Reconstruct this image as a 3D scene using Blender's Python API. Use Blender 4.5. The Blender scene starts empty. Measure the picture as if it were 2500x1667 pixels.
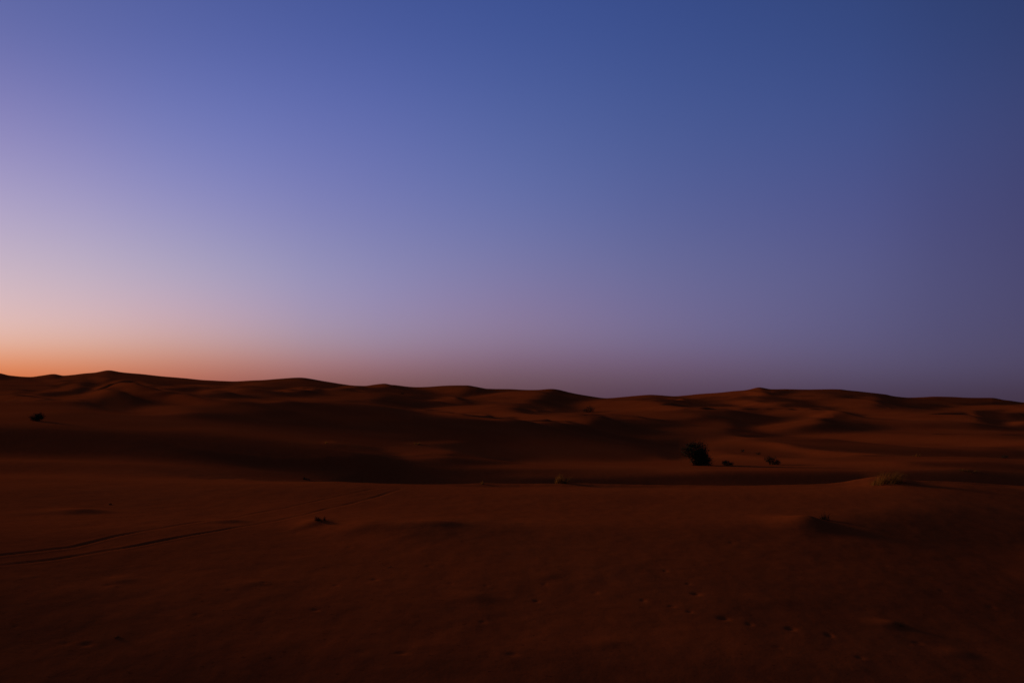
import bpy, math, random
import numpy as np
from math import radians, sin, cos, pi

# ------------------------------------------------------------------ camera, exposure
SC = bpy.context.scene
COL = SC.collection
F = 1944.0            # focal length in units of a 2500 wide frame
YH = 990.0            # row of the true horizon in that frame
H = 6.0               # eye height over the low sand plain
cam_d = bpy.data.cameras.new("camera"); cam = bpy.data.objects.new("camera", cam_d); COL.objects.link(cam)
cam_d.sensor_width = 36.0; cam_d.lens = F/2500*36.0
cam_d.shift_y = (YH-833.5)/2500
cam.location = (0, 0, H); cam.rotation_euler = (radians(90), 0, 0)
cam_d.clip_start = 0.1; cam_d.clip_end = 20000
SC.camera = cam
SC.view_settings.view_transform = 'Standard'; SC.view_settings.look = 'None'
SC.view_settings.exposure = 0.0; SC.view_settings.gamma = 1.0

def s2l(c):
    c = np.asarray(c, float)/255.0
    return np.where(c <= 0.04045, c/12.92, ((c+0.055)/1.055)**2.4)

def pchip_slopes(x, y):
    """monotone cubic slopes; x (n,...) y (n,...) along axis 0"""
    h = np.diff(x, axis=0); d = np.diff(y, axis=0)/h
    m = np.zeros_like(y)
    w1 = 2*h[1:]+h[:-1]; w2 = h[1:]+2*h[:-1]
    ok = (d[1:]*d[:-1]) > 0
    with np.errstate(divide='ignore', invalid='ignore'):
        hm = (w1+w2)/(w1/d[:-1]+w2/d[1:])
    m[1:-1] = np.where(ok, hm, 0.0)
    m[0] = d[0]; m[-1] = d[-1]
    return m

def pchip(xk, yk, x):
    xk = np.asarray(xk, float); yk = np.asarray(yk, float)
    sh = yk.shape[1:]
    xb = xk.reshape((-1,)+(1,)*len(sh))*np.ones(yk.shape)
    m = pchip_slopes(xb, yk)
    x = np.clip(x, xk[0], xk[-1])
    i = np.clip(np.searchsorted(xk, x, side='right')-1, 0, len(xk)-2)
    h = xk[i+1]-xk[i]; t = (x-xk[i])/h
    if sh: t = t[:, None]; h = h[:, None]
    return ((2*t**3-3*t**2+1)*yk[i] + (t**3-2*t**2+t)*h*m[i] + (-2*t**3+3*t**2)*yk[i+1] + (t**3-t**2)*h*m[i+1])

# ------------------------------------------------------------------ dusk sky (world, by direction)
SKY_Y = [0, 287, 531, 691, 808, 882, 925, 962]                # rows of the 2500 frame, top to horizon
SKY = {   # column -> colours top to horizon
    0:    [(94,104,168),(136,132,189),(179,166,200),(208,184,195),(229,188,176),(227,144,100),(216,116,66),(205,98,55)],
    420:  [(82,96,163),(113,121,186),(153,148,195),(182,167,192),(204,168,170),(200,134,112),(182,106,86),(168,90,74)],
    840:  [(70,88,156),(97,109,177),(126,128,184),(148,142,184),(161,143,168),(162,118,126),(140,94,94),(126,82,80)],
    1250: [(61,82,149),(82,99,163),(106,114,171),(127,121,166),(139,121,152),(127,98,120),(112,83,94),(100,70,80)],
    1660: [(55,76,139),(71,89,150),(90,98,154),(106,105,152),(114,105,144),(110,89,118),(98,77,98),(86,64,84)],
    2080: [(51,71,128),(65,81,140),(81,86,141),(91,91,137),(94,89,129),(93,82,114),(85,72,98),(77,61,83)],
    2500: [(46,62,112),(60,69,119),(69,70,116),(75,73,114),(78,73,108),(79,70,100),(74,63,88),(68,54,74)],
}
for c_ in SKY:
    SKY[c_] = [tuple(v+(.3*p[0]+.55*p[1]+.15*p[2]-v)*(.04 if not (c_ < 500 and k_ > 4) else 0) for v in p) for k_, p in enumerate(SKY[c_])]
def build_sky():
    w = bpy.data.worlds.new("World"); SC.world = w; w.use_nodes = True
    nt = w.node_tree; N = nt.nodes; L = nt.links; N.clear()
    def math_(op, a, b=None, clamp=False):
        n = N.new('ShaderNodeMath'); n.operation = op; n.use_clamp = clamp
        for i, v in enumerate((a, b)):
            if v is None: continue
            if isinstance(v, (int, float)): n.inputs[i].default_value = v
            else: L.new(v, n.inputs[i])
        return n.outputs[0]
    tc = N.new('ShaderNodeTexCoord'); nrm = N.new('ShaderNodeVectorMath'); nrm.operation = 'NORMALIZE'
    L.new(tc.outputs['Generated'], nrm.inputs[0])
    sp = N.new('ShaderNodeSeparateXYZ'); L.new(nrm.outputs[0], sp.inputs[0])
    az = math_('MULTIPLY', math_('ARCTAN2', sp.outputs[0], sp.outputs[1]), 180/pi)       # 0 = ahead, negative = left
    el = math_('MULTIPLY', math_('ARCSINE', sp.outputs[2]), 1/(pi/2), True)               # 0..1
    # ramps in square-root elevation so that the stops crowd near the horizon
    er = math_('POWER', el, 0.5)
    cols = sorted(SKY); azs = [math.degrees(math.atan((c-1250)/F)) for c in cols]
    ek = np.concatenate((np.linspace(0, .58, 26), [.66, .76, .88, 1.0]))
    fe = np.linspace(0, 1, 501); kern = np.exp(-np.linspace(-2.5, 2.5, 51)**2/2); kern /= kern.sum()
    tab = []
    for c in cols:
        ca = cos(math.atan((c-1250)/F))
        e = np.array([math.atan((YH-y)/F*ca)/(pi/2) for y in SKY_Y])[::-1]
        v = s2l(SKY[c])[::-1]
        e = np.concatenate(([0.0], e, [0.55, 1.0])); top = v[-1]
        v = np.vstack((v[0:1]*0.93, v, top*np.array([.45, .5, .55]), top*np.array([.28, .34, .4])))
        fine = np.pad(pchip(e, v, fe**2), ((25, 25), (0, 0)), mode='edge')
        fine = np.stack([np.convolve(fine[:, q], kern, 'valid') for q in range(3)], 1)
        tab.append(np.stack([np.interp(ek, fe, fine[:, q]) for q in range(3)], 1))
    tab = np.array(tab)                                     # az, el, rgb
    def extra(base, horizon_mul, top_mul):
        k = np.clip(ek**2/0.25, 0, 1)[:, None]
        return base*(np.array(horizon_mul)*(1-k)+np.array(top_mul)*k)
    full_az = [-180, -120, -85, -58] + azs + [60, 100, 180]
    back = extra(tab[-1], (.45, .4, .4), (.4, .4, .45))
    full = [back, extra(tab[0], (.25, .25, .3), (.35, .4, .45)), extra(tab[0], (.8, .75, .8), (.8, .8, .85)), extra(tab[0], (1.25, 1.2, 1.05), (1.2, 1.1, 1.05))] + list(tab) + \
           [extra(tab[-1], (.75, .72, .72), (.75, .75, .78)), extra(tab[-1], (.55, .5, .5), (.5, .5, .55)), back]
    full = np.array(full); fz = np.array(full_az, float)
    steps = [-180, -140, -110, -90, -75, -64, -54, -45, -38] + list(np.linspace(-33, 33, 15)) + [42, 55, 75, 100, 140, 180]
    prev = None
    for i, a in enumerate(steps):
        row = pchip(fz, full.reshape(len(fz), -1), np.array([float(a)])).reshape(len(ek), 3)
        r = N.new('ShaderNodeValToRGB'); r.color_ramp.interpolation = 'B_SPLINE'
        els = r.color_ramp.elements
        els[0].position = 0; els[1].position = 1
        for p in ek[1:-1]: els.new(float(p))
        for e_, cc in zip(els, row): e_.color = (*[float(max(q, 0)) for q in cc], 1)
        L.new(er, r.inputs[0])
        if prev is None: prev = r.outputs[0]; pa = a; continue
        mr = N.new('ShaderNodeMapRange'); mr.interpolation_type = 'LINEAR'
        L.new(az, mr.inputs[0]); mr.inputs[1].default_value = pa; mr.inputs[2].default_value = a
        mx = N.new('ShaderNodeMix'); mx.data_type = 'RGBA'
        L.new(mr.outputs[0], mx.inputs[0]); L.new(prev, mx.inputs[6]); L.new(r.outputs[0], mx.inputs[7])
        prev = mx.outputs[2]; pa = a
    bg = N.new('ShaderNodeBackground'); L.new(prev, bg.inputs[0]); bg.inputs[1].default_value = 1.0
    out = N.new('ShaderNodeOutputWorld'); L.new(bg.outputs[0], out.inputs[0])
    w.cycles.sampling_method = 'MANUAL'; w.cycles.sample_map_resolution = 512
build_sky()

# the afterglow where the sun has gone down: far left, a little ahead of the camera
SUN_AZ, SUN_EL = radians(-54), radians(9.0)
sd = bpy.data.lights.new("afterglow", 'SUN'); sd.energy = 1.75; sd.angle = radians(8); sd.color = (1.0, 0.55, 0.24)
so = bpy.data.objects.new("afterglow", sd); COL.objects.link(so)
from mathutils import Vector
to_sun = Vector((sin(SUN_AZ)*cos(SUN_EL), cos(SUN_AZ)*cos(SUN_EL), sin(SUN_EL)))
so.rotation_euler = (-to_sun).to_track_quat('-Z', 'Y').to_euler()

# ------------------------------------------------------------------ materials
def new_mat(name):
    m = bpy.data.materials.new(name); m.use_nodes = True
    nt = m.node_tree; b = nt.nodes['Principled BSDF']; b.inputs['Roughness'].default_value = 0.95
    b.inputs['Specular IOR Level'].default_value = 0.1
    return m, nt, b

def sand_material():
    m, nt, b = new_mat("red_sand"); N = nt.nodes; L = nt.links
    b.inputs['Specular IOR Level'].default_value = 0.0
    geo = N.new('ShaderNodeNewGeometry')
    def noise(scale, detail, vec=None, rough=.55, stretch=None):
        n = N.new('ShaderNodeTexNoise'); n.inputs['Scale'].default_value = scale; n.inputs['Detail'].default_value = detail
        n.inputs['Roughness'].default_value = rough
        if stretch:
            mp = N.new('ShaderNodeMapping'); mp.inputs['Scale'].default_value = stretch
            L.new(geo.outputs['Position'], mp.inputs[0]); L.new(mp.outputs[0], n.inputs['Vector'])
        else: L.new(geo.outputs['Position'], n.inputs['Vector'])
        return n.outputs['Fac']
    def ramp(src, stops):
        r = N.new('ShaderNodeValToRGB'); e = r.color_ramp.elements
        e[0].position, e[0].color = stops[0][0], (*stops[0][1], 1)
        e[1].position, e[1].color = stops[-1][0], (*stops[-1][1], 1)
        for p, c in stops[1:-1]: x = e.new(p); x.color = (*c, 1)
        L.new(src, r.inputs[0]); return r.outputs[0]
    def mix(mode, fac, a, c):
        n = N.new('ShaderNodeMix'); n.data_type = 'RGBA'; n.blend_type = mode
        if isinstance(fac, float): n.inputs[0].default_value = fac
        else: L.new(fac, n.inputs[0])
        L.new(a, n.inputs[6]); L.new(c, n.inputs[7]); return n.outputs[2]
    big = ramp(noise(0.05, 5), [(.3, (.245, .053, .011)), (.52, (.268, .060, .0122)), (.72, (.285, .067, .0145))])
    fine = ramp(noise(2.2, 7, rough=.7), [(.32, (.88, .88, .88)), (.5, (.97, .97, .97)), (.7, (1.05, 1.05, 1.05))])
    flecks = ramp(noise(5.5, 3, stretch=(1, 1.6, 1)), [(.28, (.6, .6, .6)), (.36, (1, 1, 1))])
    grain = ramp(noise(60, 2), [(.3, (.86, .86, .86)), (.7, (1.1, 1.1, 1.1))])
    c = mix('MULTIPLY', 1.0, mix('MULTIPLY', 1.0, mix('MULTIPLY', 1.0, big, fine), flecks), grain)
    L.new(c, b.inputs['Base Color'])
    # small lumps
    def mul(a, f):
        n = N.new('ShaderNodeMath'); n.operation = 'MULTIPLY'; L.new(a, n.inputs[0]); n.inputs[1].default_value = f; return n.outputs[0]
    def add(a, c_):
        n = N.new('ShaderNodeMath'); L.new(a, n.inputs[0]); L.new(c_, n.inputs[1]); return n.outputs[0]
    hgt = add(mul(noise(1.3, 6, rough=.6), .018), mul(noise(9, 4), .006))
    bp = N.new('ShaderNodeBump'); bp.inputs['Strength'].default_value = .55; bp.inputs['Distance'].default_value = 1.0
    L.new(hgt, bp.inputs['Height']); L.new(bp.outputs[0], b.inputs['Normal'])
    return m

def plant_material(name, lo, hi, thin=False):
    m, nt, b = new_mat(name); N = nt.nodes; L = nt.links
    geo = N.new('ShaderNodeNewGeometry'); n = N.new('ShaderNodeTexNoise'); n.inputs['Scale'].default_value = 3.0; n.inputs['Detail'].default_value = 4
    L.new(geo.outputs['Position'], n.inputs['Vector'])
    r = N.new('ShaderNodeValToRGB'); r.color_ramp.elements[0].position = .35; r.color_ramp.elements[1].position = .65
    r.color_ramp.elements[0].color = (*lo, 1); r.color_ramp.elements[1].color = (*hi, 1)
    L.new(n.outputs['Fac'], r.inputs[0]); L.new(r.outputs[0], b.inputs['Base Color'])
    if thin:
        tl = N.new('ShaderNodeBsdfTranslucent'); L.new(r.outputs[0], tl.inputs[0]); mx = N.new('ShaderNodeMixShader'); mx.inputs[0].default_value = .5
        L.new(b.outputs[0], mx.inputs[1]); L.new(tl.outputs[0], mx.inputs[2]); L.new(mx.outputs[0], N['Material Output'].inputs[0])
    return m
M_SAND = sand_material()
M_LEAF = plant_material("dark_shrub_leaf", (.022, .026, .008), (.05, .055, .018))
M_TWIG = plant_material("dry_twig", (.02, .013, .006), (.05, .03, .015))
M_DRY = plant_material("dry_straw", (.17, .075, .012), (.30, .14, .022), True)
M_GREY = plant_material("dead_tuft", (.025, .014, .006), (.07, .035, .012))

# ------------------------------------------------------------------ terrain: lines of crest and hollow, (column, row) at a depth
def curve(Y, pts):            # pts: (column, row[, depth])
    return [(p[0], p[1], p[2] if len(p) > 2 else Y) for p in pts]
def flat(Y, z): return ('z', Y, z)
SKYLINE = [(-900,925),(-500,915),(-200,908),(-60,903),(0,912),(25,918),(75,921),(100,918),(132,914),(155,918),(180,916),(205,913),(230,911),(263,904),(300,910),(350,914),
 (400,920),(450,923),(500,930),(560,931),(630,931),(680,925),(730,922.5),(780,928),(840,940),(890,943),(920,938),(940,936),(960,941),(1020,945),(1080,942.5),(1140,941),
 (1160,944),(1190,950),(1240,950),(1310,953),(1345,950.5),(1400,960),(1440,967),(1480,973),(1520,971),(1590,962),(1660,963),(1740,961),(1800,953),(1830,950),(1855,945),
 (1885,953),(1920,950.5),(1980,951),(2050,949),(2090,955),(2130,960),(2160,962),(2190,970),(2210,970.5),(2280,968),(2370,971),(2420,970),(2460,978),(2500,984),
 (2600,982),(2800,970),(3100,962),(3400,966)]
LINES = [
 flat(0.3, 4.35), flat(14, -0.7),
 curve(22, [(-900,1500),(0,1522),(500,1556),(1250,1565),(1900,1566),(2200,1576),(2500,1590),(3400,1600)]),  # near plain tilted so that the frame's bottom and sides come out darker
 curve(36, [(-900,1270),(0,1284),(350,1302),(700,1315),(1400,1315),(1850,1312),(2100,1320),(2300,1332),(2500,1346),(3400,1370)]),
 curve(56, [(-900,1170),(0,1176),(300,1176),(640,1176),(800,1176),(900,1180),(1000,1184),(1100,1185),(1200,1182),(1400,1182),(1500,1185),(1700,1190),(1900,1190),(2050,1187),(2130,1183),(2200,1178),(2300,1179),(2400,1183),(2500,1190),(2900,1205),(3400,1195)]),
 curve(74, [(-900,1140),(0,1150),(400,1155),(600,1165),(700,1180),(820,1205),(1000,1218),(1500,1222),(2500,1228),(3400,1215)]),
 curve(88, [(-900,1100),(0,1110),(400,1122),(700,1155),(900,1182),(1050,1196),(1250,1194),(1450,1198),(1600,1210),(2000,1216),(2250,1224),(2500,1232),(3400,1190)]),
 curve(100, [(-900,1030),(0,1042),(200,1048),(400,1060),(600,1072),(800,1088),(900,1100),(1000,1118),(1100,1124),(1200,1132),(1300,1142),(1400,1152),(1600,1150),(1800,1147),(2000,1147),(2130,1149),(2300,1142),(2500,1140),(3400,1130)]),
 curve(140, [(-900,1000),(0,1006),(200,1008),(400,1022),(600,1040),(800,1066),(900,1078),(1000,1086),(1100,1090),(1200,1116),(1300,1127),(1400,1130),(1600,1128),(1800,1126),(2000,1119),(2200,1117),(2500,1124),(3400,1120)]),
 curve(225, [(-900,975),(-200,970),(0,968),(60,963),(130,969),(190,961),(240,946),(290,932,250),(330,940,234),(400,955,216),(470,966,206),(540,975,200),(700,979,196),(900,984,200),(1000,993,212),(1060,1001),(1200,1027),(1350,1039),(1440,1046),(1520,1068),(1600,1097),(1660,1110),(1750,1107),(1850,1094),(1950,1084),(2200,1088),(2400,1096),(2500,1101),(3400,1090)]),  # around the centre a cast shadow's edge is shaped as a crest
 curve(310, [(-900,985),(0,980),(290,975),(540,985),(800,990),(950,996),(1060,1000),(1200,1004),(1330,1010),(1440,1005),(1500,1028),(1560,1048),(1620,1060),(1700,1064),(1850,1066),(2000,1062),(2250,1064),(2500,1074),(3400,1070)]),
 curve(430, [(-900,965),(0,964),(150,962),(300,966),(500,966),(700,972),(900,976),(1000,992),(1100,996),(1200,1001),(1330,1003),(1420,1002),(1500,1002),(1650,1004),(1850,1014),(2000,1022),(2200,1030),(2500,1040),(3400,1040)]),
 curve(590, [(-900,950),(0,946),(150,946),(300,948),(500,949),(700,955),(900,962),(1000,968),(1100,972),(1200,980),(1350,990),(1500,990),(1700,992),(1900,996),(2100,1000),(2300,1006),(2500,1012),(3400,1010)]),
 curve(760, [(-900,940),(0,935),(300,932),(500,942),(730,938),(900,955),(1100,957),(1350,970),(1480,984),(1700,976),(1860,972),(2050,972),(2300,990),(2500,1000),(3400,990)]),
 curve(960, SKYLINE),
 curve(1200, [(-900,960),(1250,985),(3400,990)]),
 flat(2500, -25), flat(9000, -60)]

# single dunes: column, depth, height(px), lit width(px), lee width(px), half depth(m), lean
DUNES = [
 (1345, 520, 14, 150, 85, 60, .25), (1140, 560, 9, 130, 60, 60, .2), (940, 600, 7, 90, 50, 50, .1), (1010, 380, 15, 150, 120, 35, -.3),
 (1640, 480, 13, 160, 110, 45, .3), (1855, 560, 14, 110, 120, 50, .3), (2030, 300, 26, 190, 110, 34, .3), (2150, 480, 16, 150, 80, 50, .2),
 (2370, 320, 18, 190, 110, 30, .3), (2455, 520, 10, 90, 60, 50, .2), (2470, 400, 12, 90, 70, 30, .2), (1830, 380, 10, 120, 120, 20, .3),
 (1960, 420, 8, 110, 90, 25, .3), (1390, 260, 6, 80, 90, 14, .3), (120, 420, 12, 130, 80, 35, .2), (205, 540, 9, 100, 60, 45, .2),
 (400, 480, 9, 140, 110, 35, .3), (560, 380, 9, 120, 110, 24, .3), (700, 420, 9, 110, 70, 30, .2), (460, 320, 7, 130, 120, 20, .2),
 (850, 460, 7, 110, 90, 26, .2), (1700, 330, 9, 130, 110, 22, .2), (1560, 260, 6, 130, 110, 16, .2), (2260, 420, 8, 120, 90, 26, .2),
 (2200, 240, 7, 200, 160, 14, .2), (1800, 230, 6, 150, 110, 14, .2), (2380, 118, 10, 160, 150, 8, .1),
 (2100, 128, 7, 160, 130, 7, .2), (1040, 106, 12, 70, 70, 6, .2), (1250, 108, 5, 130, 120, 6, .1),
]
# small sand heaps and scoops on the plain: column, row, height m, width m
HEAPS = [(1975, 1275, .46, 1.9, .95, 1.5), (870, 1285, .22, 1.6, 1.4, 1.0), (1075, 1272, .2, 1.4, 1.1, .8), (200, 1248, .25, 1.8, 1.5, 1.0), (560, 1272, .16, 1.2, .9, .7),
         (770, 1275, .22, .9, .8, .8), (2180, 1520, .10, .8, .35, .35), (1480, 1562, .05, .7, .6, .4), (1340, 1398, .04, .6, .5, .4), (300, 1415, .05, .8, .6, .5),
         (1850, 1460, .03, 1.3, 1.2, .7), (1160, 1450, .05, .9, .8, .5), (640, 1420, .04, .6, .5, .35), (2350, 1590, .04, .6, .5, .3), (2170, 1183, .45, 3.0, 2.0, 3.0)]

def plan(col, row, z=0.0):
    Y = F*(H-z)/(row-YH); return (col-1250)/F*Y, Y

TRACK = [[(-260,1395),(-60,1366),(0,1358),(180,1336),(280,1310),(400,1289),(480,1275),(600,1256),(700,1238),(780,1218),(860,1202),(940,1188)],
         [(-260,1424),(-60,1390),(30,1379),(130,1368),(300,1340),(450,1310),(530,1296),(640,1276),(740,1256),(830,1232),(920,1209),(980,1192)]]
PRINTS = [(1625,1389),(1680,1421),(1700,1447),(1640,1477),(1684,1491),(1768,1507),(1830,1520),(1930,1530),(2025,1545),(2240,1564),(1570,1462),(1453,1442),(915,1410),(1046,1377),
          (723,1300),(743,1309),(797,1313),(853,1332),(1786,1323),(1808,1317),(265,1429),(270,1407),(645,1421),(1180,1511),(160,1571),(213,1573),(884,1586),(980,1588),
          (706,1289),(1187,1424),(1330,1420),(1100,1418),(820,1425),(560,1440),(480,1500),(90,1412),(40,1530),(1310,1460),(770,1485),(1250,1590),(1900,1575),(2100,1600),(2420,1480),(2300,1440)]

def vnoise(x, y, seed):
    xi = np.floor(x).astype(np.int64); yi = np.floor(y).astype(np.int64); fx = x-xi; fy = y-yi
    fx = fx*fx*fx*(fx*(fx*6-15)+10); fy = fy*fy*fy*(fy*(fy*6-15)+10)
    def hsh(a, b):
        h = (a*374761393 + b*668265263 + seed*144665) & 0xffffffff
        h = ((h ^ (h >> 13))*1274126177) & 0xffffffff
        return ((h ^ (h >> 16)) & 0xffff)/65535.0*2-1
    return (hsh(xi, yi)*(1-fx)+hsh(xi+1, yi)*fx)*(1-fy) + (hsh(xi, yi+1)*(1-fx)+hsh(xi+1, yi+1)*fx)*fy
def fbm(x, y, seed, o=4):
    s = 0; a = 1; t = 0
    for k in range(o):
        s = s+a*vnoise(x*2**k+17*k, y*2**k-9*k, seed+k); t += a; a *= .5
    return s/t

def seg_dist(X, Y, pts):
    best = np.full(X.shape, 1e9); side = np.zeros(X.shape)
    for (ax, ay), (bx, by) in zip(pts[:-1], pts[1:]):
        dx, dy = bx-ax, by-ay; l2 = dx*dx+dy*dy
        t = np.clip(((X-ax)*dx+(Y-ay)*dy)/l2, 0, 1)
        d = np.hypot(X-ax-t*dx, Y-ay-t*dy)
        best = np.minimum(best, d)
    return best

def column_profile(px):
    """depths and heights of all lines at each column: arrays (K, n)"""
    Ys, Zs = [], []
    for l in LINES:
        if l[0] == 'z': Ys.append(np.full(px.shape, float(l[1]))); Zs.append(np.full(px.shape, float(l[2]))); continue
        a = np.array(l, float)
        r = pchip(a[:, 0], a[:, 1], px); y = pchip(a[:, 0], a[:, 2], px)
        Ys.append(y); Zs.append(H+y*(YH-r)/F)
    return np.array(Ys), np.array(Zs)

def heights(th, R):
    """th (n,), R (m,) -> X, Y, Z (m, n)"""
    tc = np.clip(th, -radians(50), radians(50))
    px = 1250+F*np.tan(tc)
    Yk, Zk = column_profile(px); m = pchip_slopes(Yk, Zk)
    nb = max(3, int(.02/np.median(np.diff(th)))); kb = np.hanning(2*nb+3)[1:-1]; kb /= kb.sum()
    m = np.stack([np.convolve(np.pad(q, nb, mode='edge'), kb, 'valid') for q in m])
    X = R[:, None]*np.sin(th)[None]; Y = R[:, None]*np.cos(th)[None]
    Ye = R[:, None]*np.cos(tc)[None]; Xe = R[:, None]*np.sin(tc)[None]
    Z = np.zeros_like(X)
    for j in range(len(th)):
        yk = Yk[:, j]; q = np.clip(Ye[:, j], yk[0], yk[-1])
        i = np.clip(np.searchsorted(yk, q, side='right')-1, 0, len(yk)-2)
        h = yk[i+1]-yk[i]; t = (q-yk[i])/h; z = Zk[:, j]; mm = m[:, j]
        Z[:, j] = (2*t**3-3*t**2+1)*z[i]+(t**3-2*t**2+t)*h*mm[i]+(-2*t**3+3*t**2)*z[i+1]+(t**3-t**2)*h*mm[i+1]
    for c, yc, hp, wl, wr, dl, lean in DUNES:
        yc = float(np.interp(yc, [100, 125, 165, 215, 300, 430, 560, 720], [100, 140, 225, 310, 430, 590, 760, 960])); dl *= 1.2 if yc > 150 else 1
        s = yc/F; xc = (c-1250)*s; v = (Ye-yc)/dl
        rr = np.abs(v) < 2.4
        u = (Xe-xc) - lean*(Ye-yc) + (wr*s)*.35*v*v
        tr = np.clip(u/(wr*s), 0, 1); tr = np.sqrt(tr*tr+.012)-.11*(1-tr)
        prof = np.where(u < 0, .5*(1+np.cos(pi*np.clip(-u/(wl*s), 0, 1)**1.15)), np.clip(1-tr, 0, 1)**1.6)
        Z += np.where(rr, hp*s*prof*np.exp(-v*v), 0)
    return X, Y, Z

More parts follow.
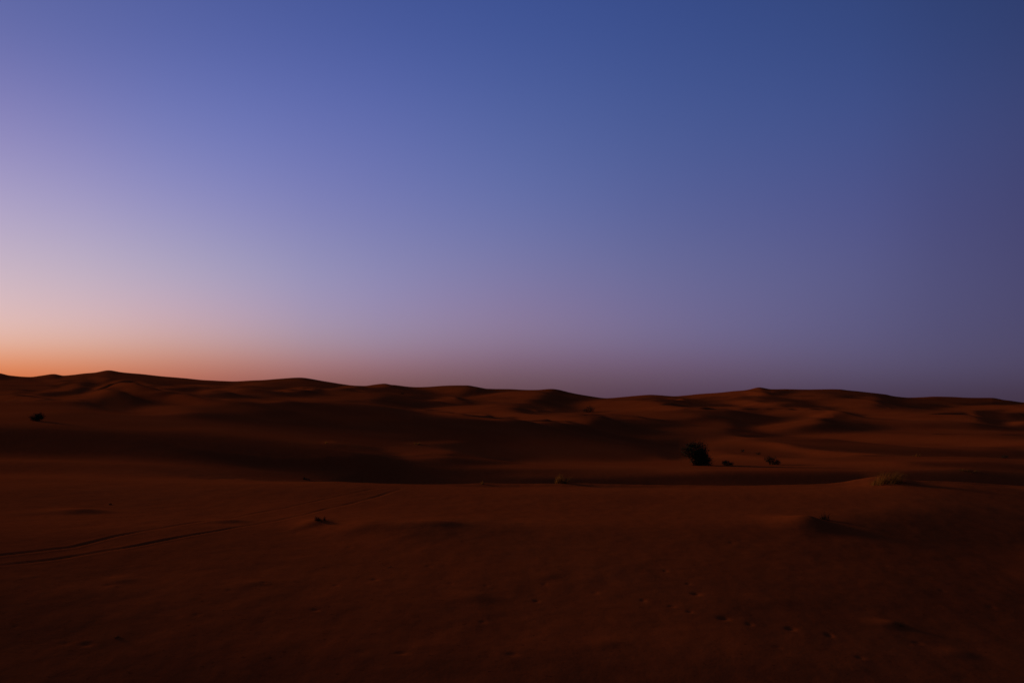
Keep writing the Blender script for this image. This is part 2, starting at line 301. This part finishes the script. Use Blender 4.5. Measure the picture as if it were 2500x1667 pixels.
# ------------------------------------------------------------------ sculpting pass: wanted light and shade put into the shape of the sand
# strokes over the view: points (column,row), half width, half height, tone reached by tilting the sand (0 = turned away, 0.1 = level, 0.3 = steeply facing the glow)
TONES = [
 # plain in front, its darkening to the sides and bottom put into the slope
 ([(100,1640),(1200,1660)],420,75,.028), ([(1500,1660),(2500,1640)],420,75,.024), ([(100,1520)],500,90,.026), ([(700,1480),(1700,1450)],400,110,.042),
 ([(2250,1500)],320,90,.022), ([(50,1350)],380,75,.034), ([(50,1240)],400,45,.040), ([(500,1330)],260,60,.042), ([(900,1400)],300,60,.055),
 ([(800,1225),(1900,1225)],260,38,.098), ([(1000,1194),(1900,1198)],220,8,.115), ([(640,1200),(900,1197)],120,12,.085), ([(1200,1330),(1800,1330)],200,40,.056),
 ([(2100,1225)],150,26,.075), ([(2400,1215)],160,20,.045), ([(2350,1280)],260,45,.008), ([(2150,1350)],200,30,.032), ([(1130,1300)],170,22,.035),
 # shaded hollow and faces
 ([(-50,1075),(300,1085),(600,1105)],150,28,.0), ([(500,1080),(850,1125)],120,22,.004), ([(850,1140),(1180,1160)],110,22,.0), ([(100,1145),(560,1155)],200,14,.04),
 ([(650,1010),(1000,1020),(1150,1055)],130,26,.03), ([(1080,1035),(1300,1060)],90,18,.008), ([(1300,1090),(1480,1100)],90,22,.035), ([(1150,1095),(1250,1110)],60,12,.02),
 ([(600,1050),(900,1070)],120,16,.045),
 ([(1470,1040),(1560,1080),(1640,1112)],28,9,.008), ([(965,1096),(1010,1101)],40,5,.085), ([(1010,1108),(1065,1102)],34,6,.105), ([(1015,1116),(1060,1113)],26,4,.09), ([(1020,1082),(1090,1079)],35,3,.10),
 ([(795,1079),(808,1078)],10,3,.08), ([(820,1088),(900,1096)],40,4,.01),
 ([(1280,1139),(1800,1135)],160,7,.11), ([(1300,1160),(1500,1158)],110,12,.07), ([(1560,1174),(2090,1172)],110,11,.0), ([(1450,1180),(1700,1180)],100,5,.02),
 ([(1100,1170),(1250,1174)],90,8,.015), ([(2180,1145),(2290,1143)],60,4,.12), ([(2135,1166),(2190,1158)],20,9,.09), ([(2230,1168),(2490,1166)],90,15,.0), ([(2290,1128),(2500,1142)],80,8,.008),
 ([(2090,1122),(2290,1122)],120,6,.10), ([(2000,1088),(2200,1100),(2480,1110)],70,8,.0), ([(1880,1078),(2000,1082)],60,7,.02),
 ([(1990,1066),(2280,1072),(2460,1082)],90,7,.19), ([(1800,1100),(1900,1110)],60,10,.07),
 # mid dune at left
 ([(20,973),(130,976),(220,957)],60,5,.17), ([(215,957),(285,939)],26,6,.27), ([(300,941),(400,966),(520,987)],45,10,.21), ([(400,998)],110,14,.17), ([(285,982)],40,18,.075),
 ([(60,1010),(30,1000)],90,14,.1), ([(200,1020),(330,1030)],120,12,.05), ([(560,995)],90,14,.09), ([(400,1035)],150,9,.04),
 ([(60,960),(130,964),(185,957),(205,950)],22,5,.0), ([(100,953),(190,940),(235,925)],26,4,.17), ([(212,936)],26,8,.015), ([(40,935),(90,932)],40,6,.05), ([(120,928),(180,926)],30,4,.15), ([(10,922)],26,4,.01),
 ([(30,948)],60,5,.07), ([(250,912)],18,5,.13), ([(290,916),(400,926),(520,934)],50,6,.045), ([(340,944),(470,943)],50,3,.15), ([(380,950),(500,953)],50,4,.015), ([(400,962),(560,968)],60,4,.01), ([(500,956),(580,948),(640,938)],32,3.5,.18),
 ([(560,978),(760,978)],60,3,.15), ([(640,944)],60,4,.03), ([(700,953),(745,948)],26,3,.19), ([(690,934),(780,937)],70,7,.05), ([(720,961)],52,5,.0), ([(695,982),(760,984)],36,3,.02),
 ([(815,951),(850,946)],22,3.5,.18), ([(860,952),(1000,956)],55,5,.025), ([(925,943)],26,4,.16), ([(962,946)],26,4,.02), ([(880,968)],70,6,.1), ([(980,972),(1090,984)],55,10,.004), ([(1095,951)],55,6,.16), ([(1165,956)],32,5,.01),
 ([(1080,977),(1170,967),(1240,963)],40,4,.2), ([(1070,999),(1200,994)],50,4,.17), ([(1210,978)],50,9,.16), ([(1120,1008),(1250,1016),(1380,1022)],70,10,.2), ([(1300,1016)],80,10,.22),
 # right half
 ([(1285,968)],48,12,.19), ([(1348,984)],52,17,.008), ([(1290,1001),(1370,1003)],50,4,.01), ([(1385,966),(1440,971)],30,3,.02), ([(1460,990),(1560,992)],60,12,.18), ([(1570,972)],50,7,.11),
 ([(1630,972),(1690,981),(1740,989)],50,9,.01), ([(1700,966),(1800,958)],60,4,.2), ([(1842,957)],22,7,.31), ([(1880,955)],14,4,.08), ([(1760,973),(1868,973)],42,4,.015), ([(1905,968),(2000,962)],50,5,.17),
 ([(1885,974),(1950,986),(2010,993)],38,8,.004), ([(1800,983),(1870,985)],45,4,.23), ([(1880,997),(1960,998)],50,4,.2), ([(1620,997),(1750,996)],60,4,.21), ([(1710,1003),(1800,1004)],50,4,.03), ([(1520,1012),(1620,1014)],90,10,.15),
 ([(1560,1030),(1640,1028)],45,5,.05), ([(1640,1060)],90,14,.11), ([(1740,1035)],70,14,.12), ([(1820,1020),(1830,1050)],36,15,.02), ([(1835,1017),(1925,1019)],40,4,.01),
 ([(1880,1044),(1960,1032)],50,8,.21), ([(1985,1017),(2035,1005)],26,5,.31), ([(1930,1010)],50,5,.14), ([(2050,1033)],42,17,.0), ([(2060,1048),(2120,1048)],45,6,.006), ([(2085,1025)],26,10,.02),
 ([(1860,1058),(1960,1054)],60,4,.06), ([(2040,958),(2080,962)],50,6,.06), ([(2040,985),(2110,975)],40,7,.13), ([(2170,980)],26,14,.006), ([(2130,997),(2230,1002)],45,4,.01), ([(2150,1012),(2300,1025)],110,16,.15), ([(2100,1000)],30,5,.16),
 ([(2260,980),(2400,978)],60,6,.06), ([(2350,1000),(2460,993)],60,5,.17), ([(2405,1010),(2430,1030)],32,9,.006), ([(2400,1044),(2470,1046)],48,6,.006), ([(2485,1016)],28,7,.0), ([(2480,1034)],26,4,.22), ([(2490,1003)],30,3,.2), ([(2260,1042),(2330,1045)],60,5,.06), ([(2200,1055),(2350,1060)],120,6,.14),
]
def tone_target(cx, ry, T, Y):
    T = T.copy(); front = np.broadcast_to(Y < 57.5, T.shape)
    for pts, hx, hy, tone in TONES:
        xs = [p[0] for p in pts]; ys = [p[1] for p in pts]
        m = (cx > min(xs)-2.0*hx) & (cx < max(xs)+2.0*hx) & (ry > min(ys)-2.0*hy) & (ry < max(ys)+2.0*hy)
        m &= front if sum(ys)/len(ys) > 1187 else ~front
        if not m.any(): continue
        px, py = cx[m]/hx, ry[m]/hy
        q = [(a/hx, b/hy) for a, b in pts]
        if len(q) == 1: d = np.hypot(px-q[0][0], py-q[0][1])
        else: d = seg_dist(px, py, q)
        w = np.exp(-d**2.6*.9)
        T[m] = T[m]*(1-w)+tone*1.5*w
    return T

def sculpt(TH_, R_, heights_fn, rounds=5):
    th = np.linspace(-radians(46), radians(46), 800); u = np.arange(math.log(15), math.log(1180), .0066); R = np.exp(u)
    du = u[1]-u[0]; dt = th[1]-th[0]
    Z0 = heights_fn(th, R)[2]
    az = SUN_AZ-th[None, :]                      # glow direction in the local frame: radial, tangential
    Lr = np.cos(az)*cos(SUN_EL); Lt = np.sin(az)*cos(SUN_EL); Lz = sin(SUN_EL)
    Wc = np.zeros_like(Z0)
    px = 1250+F*np.tan(th)[None, :]*np.ones_like(Z0); Yc = R[:, None]*np.cos(th)[None, :]
    def D(w):                                   # change of -grad.L for z = R*w
        gt = np.zeros_like(w); gt[:, :-1] = (w[:, 1:]-w[:, :-1])/dt
        gr = np.zeros_like(w); gr[:-1] = (w[1:]-w[:-1])/du; gr = gr+w
        return -(Lt*gt+Lr*gr)
    def DT(r):
        a = -(Lt*r); b = -(Lr*r); o = b.copy()
        o[:, :-1] -= a[:, :-1]/dt; o[:, 1:] += a[:, :-1]/dt
        o[:-1] -= b[:-1]/du; o[1:] += b[:-1]/du
        return o
    def lap(w):
        o = np.zeros_like(w)
        d = w[:, 1:]-w[:, :-1]; o[:, 1:] += d; o[:, :-1] -= d
        d = w[1:]-w[:-1]; o[1:] += d; o[:-1] -= d
        return o
    def blur(a, n):
        for _ in range(n):
            a = np.pad(a, 1, mode='edge'); a = (a[:-2]+2*a[1:-1]+a[2:])/4; a = (a[:, :-2]+2*a[:, 1:-1]+a[:, 2:])/4
        return a
    a9 = np.array([l for l in LINES if l[0] != 'z' and len(l) > 20 and l[0][2] == 225][0], float)      # keep the crest of the middle dune where it is
    y9 = pchip(a9[:, 0], a9[:, 2], px[0]); g9 = np.clip((1150-px[0])/150, 0, 1)*np.clip((px[0]+400)/200, 0, 1)
    pin = 900*np.exp(-((Yc/y9[None]-1)/.045)**2)*g9[None]
    for k in range(rounds):
        Z = Z0+R[:, None]*Wc
        row = YH+F*(H-Z)/Yc
        top = np.minimum.accumulate(row, axis=0)
        vis = blur(np.clip(1-(row-top)/3.0, 0, 1), 2)
        hid = (row-top > 1.0).astype(float); shy = np.clip(blur(hid, 4)*4, 0, 1)      # close to an edge that hides sand behind it
        T0 = Lz-(Lt*np.gradient(Z, dt, axis=1)/R[:, None]+Lr*np.gradient(Z, du, axis=0)/R[:, None])
        T0c = np.clip(T0, 0, .45)
        T = tone_target(px, row, T0c, Yc)
        delta = np.where((T < .004) & (T0 < 0), 0, T-T0)
        delta = blur(np.clip(delta, -.25, .25), 1)
        for _ in range(3): vis = np.minimum(vis, np.pad(vis, ((0, 0), (1, 1)), mode='edge')[:, :-2]*.5+np.pad(vis, ((0, 0), (1, 1)), mode='edge')[:, 2:]*.5)
        edge = np.ones_like(th)[None]*np.clip((1150-R)/60, 0, 1)[:, None]
        W2 = (vis*edge)**2*(1-.8*shy); lam = 4.0+196*np.clip((R[:, None]-36)/16, 0, 1)**2+(1-edge)*np.clip(R[:, None]*40, 60, 3000)+shy*2500+pin+np.clip((R[:, None]-840)/80, 0, 1)*2500; mu = 14.0
        A = lambda w: DT(W2*D(w))+lam*w+mu*lap(w)*4
        x = np.zeros_like(Wc); r = DT(W2*delta)-lam*Wc*.2; p = None
        M = 1/(lam+W2*(Lt**2/dt**2+Lr**2/du**2)*2+mu*16); z = M*r; p = z.copy(); rz = (r*z).sum()
        for it in range(260):
            Ap = A(p); al = rz/(p*Ap).sum(); x += al*p; r -= al*Ap; z = M*r; rn = (r*z).sum(); p = z+rn/rz*p; rz = rn
        Wc = Wc+.9*x
        print("sculpt", k, 'rms', float(np.sqrt((W2*delta**2).sum()/W2.sum())), 'max px', float(abs(Wc).max()*F))
    Wc = blur(Wc, 2)
    # resample
    def at(tq, Rq):
        fi = np.interp(np.log(np.clip(Rq, R[0], R[-1])), u, np.arange(len(u))); fj = np.interp(np.clip(tq, th[0], th[-1]), th, np.arange(len(th)))
        i = np.minimum(fi.astype(int), len(u)-2); j = np.minimum(fj.astype(int), len(th)-2); a = (fi-i)[:, None]; b = (fj-j)[None]
        g = Wc
        o = (g[i][:, j]*(1-b)+g[i][:, j+1]*b)*(1-a)+(g[i+1][:, j]*(1-b)+g[i+1][:, j+1]*b)*a
        k = np.clip((abs(tq)-th[-1])/radians(38), 0, 1)           # beyond the sculpted fan it dies away over a wide turn
        return o*(Rq <= R[-1])[:, None]*(1-k*k*(3-2*k))[None]*Rq[:, None]
    return at(TH_, R_)

def spot_on(col, row, TH, RR, ZZ):
    """first place along that column, going outward, where the sand is seen at that row"""
    t = math.atan((col-1250)/F); ct = cos(t)
    j = int(np.argmin(abs(TH-t)))
    Y = RR*ct; rows = YH+F*(H-ZZ[:, j])/Y
    k = np.where((Y > 13) & (rows <= row))[0]
    k = k[0] if len(k) else int(np.argmin(abs(rows-row)))
    a = (rows[k-1]-row)/(rows[k-1]-rows[k]) if rows[k-1] != rows[k] else 0
    y = Y[k-1]+(Y[k]-Y[k-1])*min(max(a, 0), 1)
    return (col-1250)/F*y, y

def details(th, R, X, Y, Z):
    """wind-blown unevenness, heaps, tyre tracks and footprints on the sculpted sand"""
    Ye = R[:, None]*np.cos(np.clip(th, -radians(50), radians(50)))[None]; Z00 = Z.copy()
    seen = lambda c, r: spot_on(c, r, th, R, Z00)
    far = np.clip((Ye-60)/120, 0, 1)*np.clip((2500-Ye)/1500, 0, 1)
    wx = X+8*fbm(X/60, Y/60, 5, 2)
    Z += far*(.16*fbm(wx/26, Y/34, 11, 4) + np.clip(Ye/500, 0, 1.2)*.5*fbm(wx/60, Y/80, 31, 4))
    near = 1-np.clip((Ye-70)/60, 0, 1)
    Z += near*(.045*fbm(X/6, Y/8, 41, 4)+.014*fbm(X/1.1, Y/1.3, 51, 3)+.10*fbm(X/22, Y/22, 61, 2))
    sel = np.where((R > 12) & (R < 75))[0]; a, b = sel[0], sel[-1]+1
    Xs, Ysb = X[a:b], Y[a:b]; dz = np.zeros_like(Xs)
    for c, r, hh, wl, wr, wd in HEAPS:
        hh = hh*{1975: .78, 2170: 1.0, 870: .38, 1075: .42}.get(c, .6)
        x0, y0 = seen(c, r)[:2]; u = Xs-x0; v = (Ysb-y0)/wd
        u = u+.3*v*v*wr
        pr = np.where(u < 0, np.exp(-(u/wl)**2*1.5), np.exp(-(u/wr)**2*1.5))
        dz += hh*pr*np.exp(-v*v)
    wd_ = .085+.0035*np.clip(Ysb-25, 0, 40)
    for k, tr in enumerate(TRACK):
        pts = [seen(c, r)[:2] for c, r in tr]
        d = seg_dist(Xs, Ysb, pts)
        wob = 1+.5*fbm(Xs/2.0, Ysb/2.0, 71+k, 3)
        fade = np.clip((60-Ysb)/14, .4, 1)*np.clip(.85+1.2*fbm(Xs/3.5, Ysb/3.5, 77+k, 2), .1, 1.3)
        dz += fade*wob*(-.032*np.exp(-(d/wd_)**2) + .010*np.exp(-((d-.24)/.10)**2))
    rng = random.Random(4)
    for c, r in PRINTS:
        x0, y0 = seen(c, r)[:2]; w = rng.uniform(.07, .14); l = rng.uniform(.08, .16); dp = rng.uniform(.010, .028)*(1.4 if 1380 < r < 1570 and c > 1600 else .8)
        u = (Xs-x0)/l; v = (Ysb-y0)/w; q = u*u+v*v
        dz += np.where(q < 12, -dp*np.exp(-q), 0)
    Z[a:b] += dz
    return Z


def build_ground():
    d = np.radians
    th = np.concatenate((np.arange(-180, -60, 3), np.arange(-60, -37, .5), np.linspace(-37, 37, 1150), np.arange(37.5, 60, .5), np.arange(60, 180, 3)))
    th = d(th)
    R = [.3]
    while R[-1] < 9000:
        y = R[-1]; R.append(y+min(max(.06, y*y/4776*.62), y*.0065, 1e9) if y > 9.2 else y+.3)
        if y > 1400: R[-1] = y*1.05
    R = np.array(R); X, Y, Z = heights(th, R); Z = details(th, R, X, Y, Z+sculpt(th, R, heights))
    m_, n_ = X.shape
    co = np.stack((X, Y, Z), -1).reshape(-1, 3)
    co = np.vstack((co, [[0, 0, 4.36]]))
    i = np.arange(m_-1)[:, None]; j = np.arange(n_)[None]
    jn = (j+1) % n_
    # outward rows, clockwise columns: wind so that normals point up
    q = np.stack((i*n_+j+0*i, i*n_+jn, (i+1)*n_+jn, (i+1)*n_+j+0*i), -1).reshape(-1, 4)[:, ::-1]
    tj = np.arange(n_); tri = np.stack((tj, (tj+1) % n_, np.full(n_, m_*n_)), -1)
    nq, nt_ = len(q), len(tri)
    me = bpy.data.meshes.new("sand_ground")
    me.vertices.add(len(co)); me.vertices.foreach_set('co', co.astype(np.float32).ravel())
    loops = np.concatenate((q.ravel(), tri.ravel())).astype(np.int32)
    me.loops.add(len(loops)); me.loops.foreach_set('vertex_index', loops)
    me.polygons.add(nq+nt_)
    me.polygons.foreach_set('loop_start', np.concatenate((np.arange(nq)*4, nq*4+np.arange(nt_)*3)).astype(np.int32))
    me.polygons.foreach_set('use_smooth', np.ones(nq+nt_, bool))
    me.update(calc_edges=True); me.validate()
    if me.polygons[nq//2].normal.z < 0: me.flip_normals()
    me.materials.append(M_SAND)
    o = bpy.data.objects.new("sand_ground", me); COL.objects.link(o)
    o['kind'] = 'structure'; o['label'] = 'red brown desert sand rolling in dunes to the horizon'
    print("ground", m_, n_)
    return R, th, Z
RR, TH, ZZ = build_ground()

def ground_z(x, y):
    r = math.hypot(x, y); t = math.atan2(x, y)
    i = min(max(np.searchsorted(RR, r)-1, 0), len(RR)-2); j = min(max(np.searchsorted(TH, t)-1, 0), len(TH)-2)
    a = (r-RR[i])/(RR[i+1]-RR[i]); b = (t-TH[j])/(TH[j+1]-TH[j])
    return float((ZZ[i, j]*(1-b)+ZZ[i, j+1]*b)*(1-a)+(ZZ[i+1, j]*(1-b)+ZZ[i+1, j+1]*b)*a)

def spot(col, row):
    x, y = spot_on(col, row, TH, RR, ZZ)
    return x, y, ground_z(x, y)

# ------------------------------------------------------------------ plants
def mesh_obj(name, verts, faces, mat, parent):
    me = bpy.data.meshes.new(name); me.from_pydata(verts, [], faces); me.materials.append(mat); me.update()
    o = bpy.data.objects.new(name, me); COL.objects.link(o); o.parent = parent
    return o
def root(name, loc, label, cat, group=None):
    o = bpy.data.objects.new(name, None); COL.objects.link(o); o.location = loc; o.empty_display_size = .2
    o['label'] = label; o['category'] = cat
    if group: o['group'] = group
    return o

def tube(V, Fc, pts, radii, n=6):
    base = len(V)
    for k, (p, r) in enumerate(zip(pts, radii)):
        a = pts[min(k+1, len(pts)-1)]-pts[max(k-1, 0)]
        a.normalize(); u = a.orthogonal().normalized(); v = a.cross(u)
        for s in range(n):
            q = p+u*(cos(2*pi*s/n)*r)+v*(sin(2*pi*s/n)*r); V.append(tuple(q))
    for k in range(len(pts)-1):
        for s in range(n):
            a = base+k*n+s; b = base+k*n+(s+1) % n; Fc.append((a, b, b+n, a+n))
    tip = len(V); V.append(tuple(pts[-1]))
    for s in range(n): Fc.append((base+(len(pts)-1)*n+s, base+(len(pts)-1)*n+(s+1) % n, tip))

def shrub(col, row, wpx, hpx, label, lobes, seed, leaves=3500, mat=None, group='dark desert shrubs'):
    """lobes: list of (x, z, rx, rz) in fractions of width and height"""
    rng = random.Random(seed); x, y, z = spot(col, row); s = y/F; W = wpx*s; Hh = hpx*s
    r = root('desert_shrub', (x, y, z-.03*Hh), label, 'shrub', group)
    bv, bf, lv, lf = [], [], [], []
    leaf = max(W, Hh)*.018+.02
    for lx, lz, rx, rz in lobes:
        c = Vector((lx*W, rng.uniform(-.12, .12)*W, lz*Hh))
        for b in range(7):        # branches into each lobe
            e = c+Vector((rng.uniform(-.7, .7)*rx*W, rng.uniform(-.7, .7)*rx*W, rng.uniform(-.6, .7)*rz*Hh)); e.z = max(e.z, .05*Hh)
            o0 = Vector((rng.uniform(-.06, .06)*W+lx*W*.35, rng.uniform(-.05, .05)*W, 0))
            mid = o0.lerp(e, .5)+Vector((rng.uniform(-.05, .05)*W, rng.uniform(-.05, .05)*W, .05*Hh))
            t = .012*Hh+.008
            tube(bv, bf, [o0, o0.lerp(mid, .5)+Vector((0, 0, .02*Hh)), mid, mid.lerp(e, .6), e], [t*1.4, t*1.1, t*.8, t*.5, t*.2], 5)
        n = int(leaves*rx*rz/sum(q[2]*q[3] for q in lobes))
        clumps = []
        for k in range(46):
            d = Vector((rng.gauss(0, 1), rng.gauss(0, 1), rng.gauss(0, 1))).normalized()*rng.uniform(.45, 1.0)
            clumps.append(c+Vector((d.x*rx*W, d.y*rx*W*.9, d.z*rz*Hh)))
        for k in range(n):
            cl = clumps[k % len(clumps)]; g = .15*min(rx*W, rz*Hh)+.02*W
            p = cl+Vector((rng.gauss(0, g), rng.gauss(0, g), rng.gauss(0, g)))
            if p.z < .01*Hh: p.z = rng.uniform(.01, .12)*Hh
            d = Vector((rng.gauss(0, 1), rng.gauss(0, 1), rng.gauss(0, 1)+.5)).normalized(); u = d.orthogonal().normalized()
            L_ = leaf*rng.uniform(.7, 1.6); w_ = L_*.3; i = len(lv)
            for q in (p-d*L_, p+u*w_, p+d*L_, p-u*w_): lv.append(tuple(q))
            lf.append((i, i+1, i+2, i+3))
    mesh_obj('branches', bv, bf, M_TWIG, r); mesh_obj('foliage', lv, lf, mat or M_LEAF, r)
    return r

def tuft(col, row, wpx, hpx, label, seed, mat, blades=160, lean=(0, 0), group='grass tufts on the sand', name='grass_tuft', sink=.02):
    rng = random.Random(seed); x, y, z = spot(col, row); s = y/F; W = wpx*s*.5; Hh = hpx*s
    r = root(name, (x, y, z-sink), label, 'grass tuft', group)
    nc = 3 if wpx < 20 else 6 if wpx < 50 else 11
    cents = [(rng.gauss(0, .42), rng.gauss(0, .3), rng.uniform(.4, 1.0), rng.gauss(.15, .35), rng.gauss(0, .3)) for _ in range(nc)]
    def blade_set(n, spread, hmul, wid):
        V, Fc = [], []
        for k in range(n):
            cx_, cy_, ch, lx, ly = cents[k % nc]
            a = rng.uniform(0, 2*pi); q = rng.random()**.6
            bx, by = (cx_+cos(a)*q*spread)*W, (cy_+sin(a)*q*spread)*W
            gz = ground_z(x+bx, y+by)-z
            out = q*rng.uniform(.1, .5); h = Hh*hmul*ch*rng.uniform(.35, 1.15)*(1-.35*q)
            d = Vector((cos(a)*out+lean[0]+lx, sin(a)*out+lean[1]+ly, 0))*W*.7
            side = Vector((-sin(a+rng.uniform(-1, 1)), cos(a+rng.uniform(-1, 1)), 0))*wid*rng.uniform(.5, 1.2)
            i = len(V); n_ = 4
            for t in range(n_+1):
                f = t/n_; p = Vector((bx, by, gz))+d*(f**1.7)+Vector((0, 0, h*(f-.22*f*f)))
                wv = side*(1-f)**.8
                V.append(tuple(p-wv)); V.append(tuple(p+wv))
            for t in range(n_): Fc.append((i+2*t, i+2*t+1, i+2*t+3, i+2*t+2))
        return V, Fc
    wd = max(.004, s*.42)
    v, f = blade_set(blades, .34, 1.0, wd); mesh_obj('blades', v, f, mat, r)
    if wpx > 30:
        v, f = blade_set(nc*4, .4, 1.35, wd*.6); mesh_obj('dry_stalks', v, f, M_TWIG, r)
    return r

G1 = 'dark shrubs on the dunes'
shrub(1700, 1136, 76, 57, 'largest dark bushy shrub, standing in the hollow at the foot of the dune', [(-.17, .66, .31, .32), (.12, .68, .28, .30), (.36, .17, .17, .2), (.1, .38, .3, .3), (.24, .28, .24, .26)], 1, 7600, group=G1)
shrub(1775, 1136, 34, 13, 'low flat dark shrub just right of the largest shrub', [(-.1, .5, .35, .42), (.3, .3, .25, .28)], 2, 1500, group=G1)
shrub(1884, 1134, 40, 22, 'small ragged shrub in the hollow, second to the right of the largest shrub', [(-.2, .6, .25, .35), (.1, .45, .33, .4), (.36, .25, .16, .25)], 3, 1800, group=G1)
shrub(92, 1027, 34, 19, 'lone dark round shrub on the slope near the left edge', [(-.14, .48, .36, .45), (.2, .6, .3, .4)], 4, 2500, group=G1)
shrub(1440, 1006, 34, 14, 'dark shrub growing on the top of the middle dune crest', [(.05, .55, .34, .5), (-.3, .3, .25, .3)], 5, 1500, group=G1)
shrub(982, 963, 12, 5, 'tiny far shrub below the skyline left of centre', [(0, .5, .4, .5)], 6, 500, group=G1)
shrub(2452, 1118, 22, 8, 'small dark shrub in the shaded hollow near the right edge', [(0, .5, .42, .5)], 7, 700, group=G1)
shrub(1812, 1103, 16, 6, 'small faint shrub up the sand behind the largest shrub', [(0, .5, .42, .5)], 8, 500, group=G1)
shrub(1852, 1110, 16, 7, 'small dark shrub just above and left of the ragged shrub', [(0, .5, .42, .5)], 9, 500, group=G1)
G2 = 'grass tufts on the sand'
tuft(777, 1270, 24, 24, 'dark pointed tuft on the plain beside the far end of the tyre tracks', 11, M_GREY, 200, (.3, 0), G2)
tuft(272, 1232, 14, 10, 'small dark tuft on the plain above the tyre tracks at left', 12, M_GREY, 90, (0, 0), G2)
tuft(2012, 1268, 34, 38, 'faint feathery tuft behind the lit sand heap on the right', 13, M_GREY, 130, (.2, 0), G2)
tuft(2165, 1180, 86, 56, 'large pale straw clump on the crest of the plain at right', 14, M_DRY, 900, (.25, 0), G2)
tuft(1362, 1180, 44, 40, 'pale straw clump on the crest of the plain right of centre', 15, M_DRY, 420, (.1, 0), G2)
tuft(1178, 1181, 16, 14, 'small straw tuft on the crest of the plain near the centre', 16, M_DRY, 120, (0, 0), G2)
tuft(2196, 1525, 26, 16, 'small low tuft on the bare sand at lower right', 17, M_GREY, 90, (.2, 0), G2)
tuft(285, 1556, 22, 12, 'small dark tuft on the bare sand at lower left', 18, M_GREY, 90, (.2, 0), G2)
tuft(750, 1171, 26, 16, 'dull tuft on the shaded edge above the tyre tracks', 19, M_GREY, 140, (0, 0), G2)
tuft(2240, 1114, 14, 12, 'small straw tuft standing in the dark band at right', 20, M_DRY, 90, (0, 0), G2)
tuft(795, 1082, 12, 9, 'small straw tuft at the rim of the big shaded slope', 21, M_DRY, 90, (0, 0), G2)
tuft(1015, 1084, 24, 12, 'straw tuft on top of the lit sand patch left of centre', 22, M_DRY, 160, (.2, 0), G2)
tuft(2360, 1150, 40, 12, 'low straw patch left of the right edge on the far side of the plain', 23, M_DRY, 200, (.2, 0), G2)
tuft(948, 1384, 22, 8, 'flat wisp of dead grass in the middle of the plain', 24, M_GREY, 60, (.4, 0), G2)
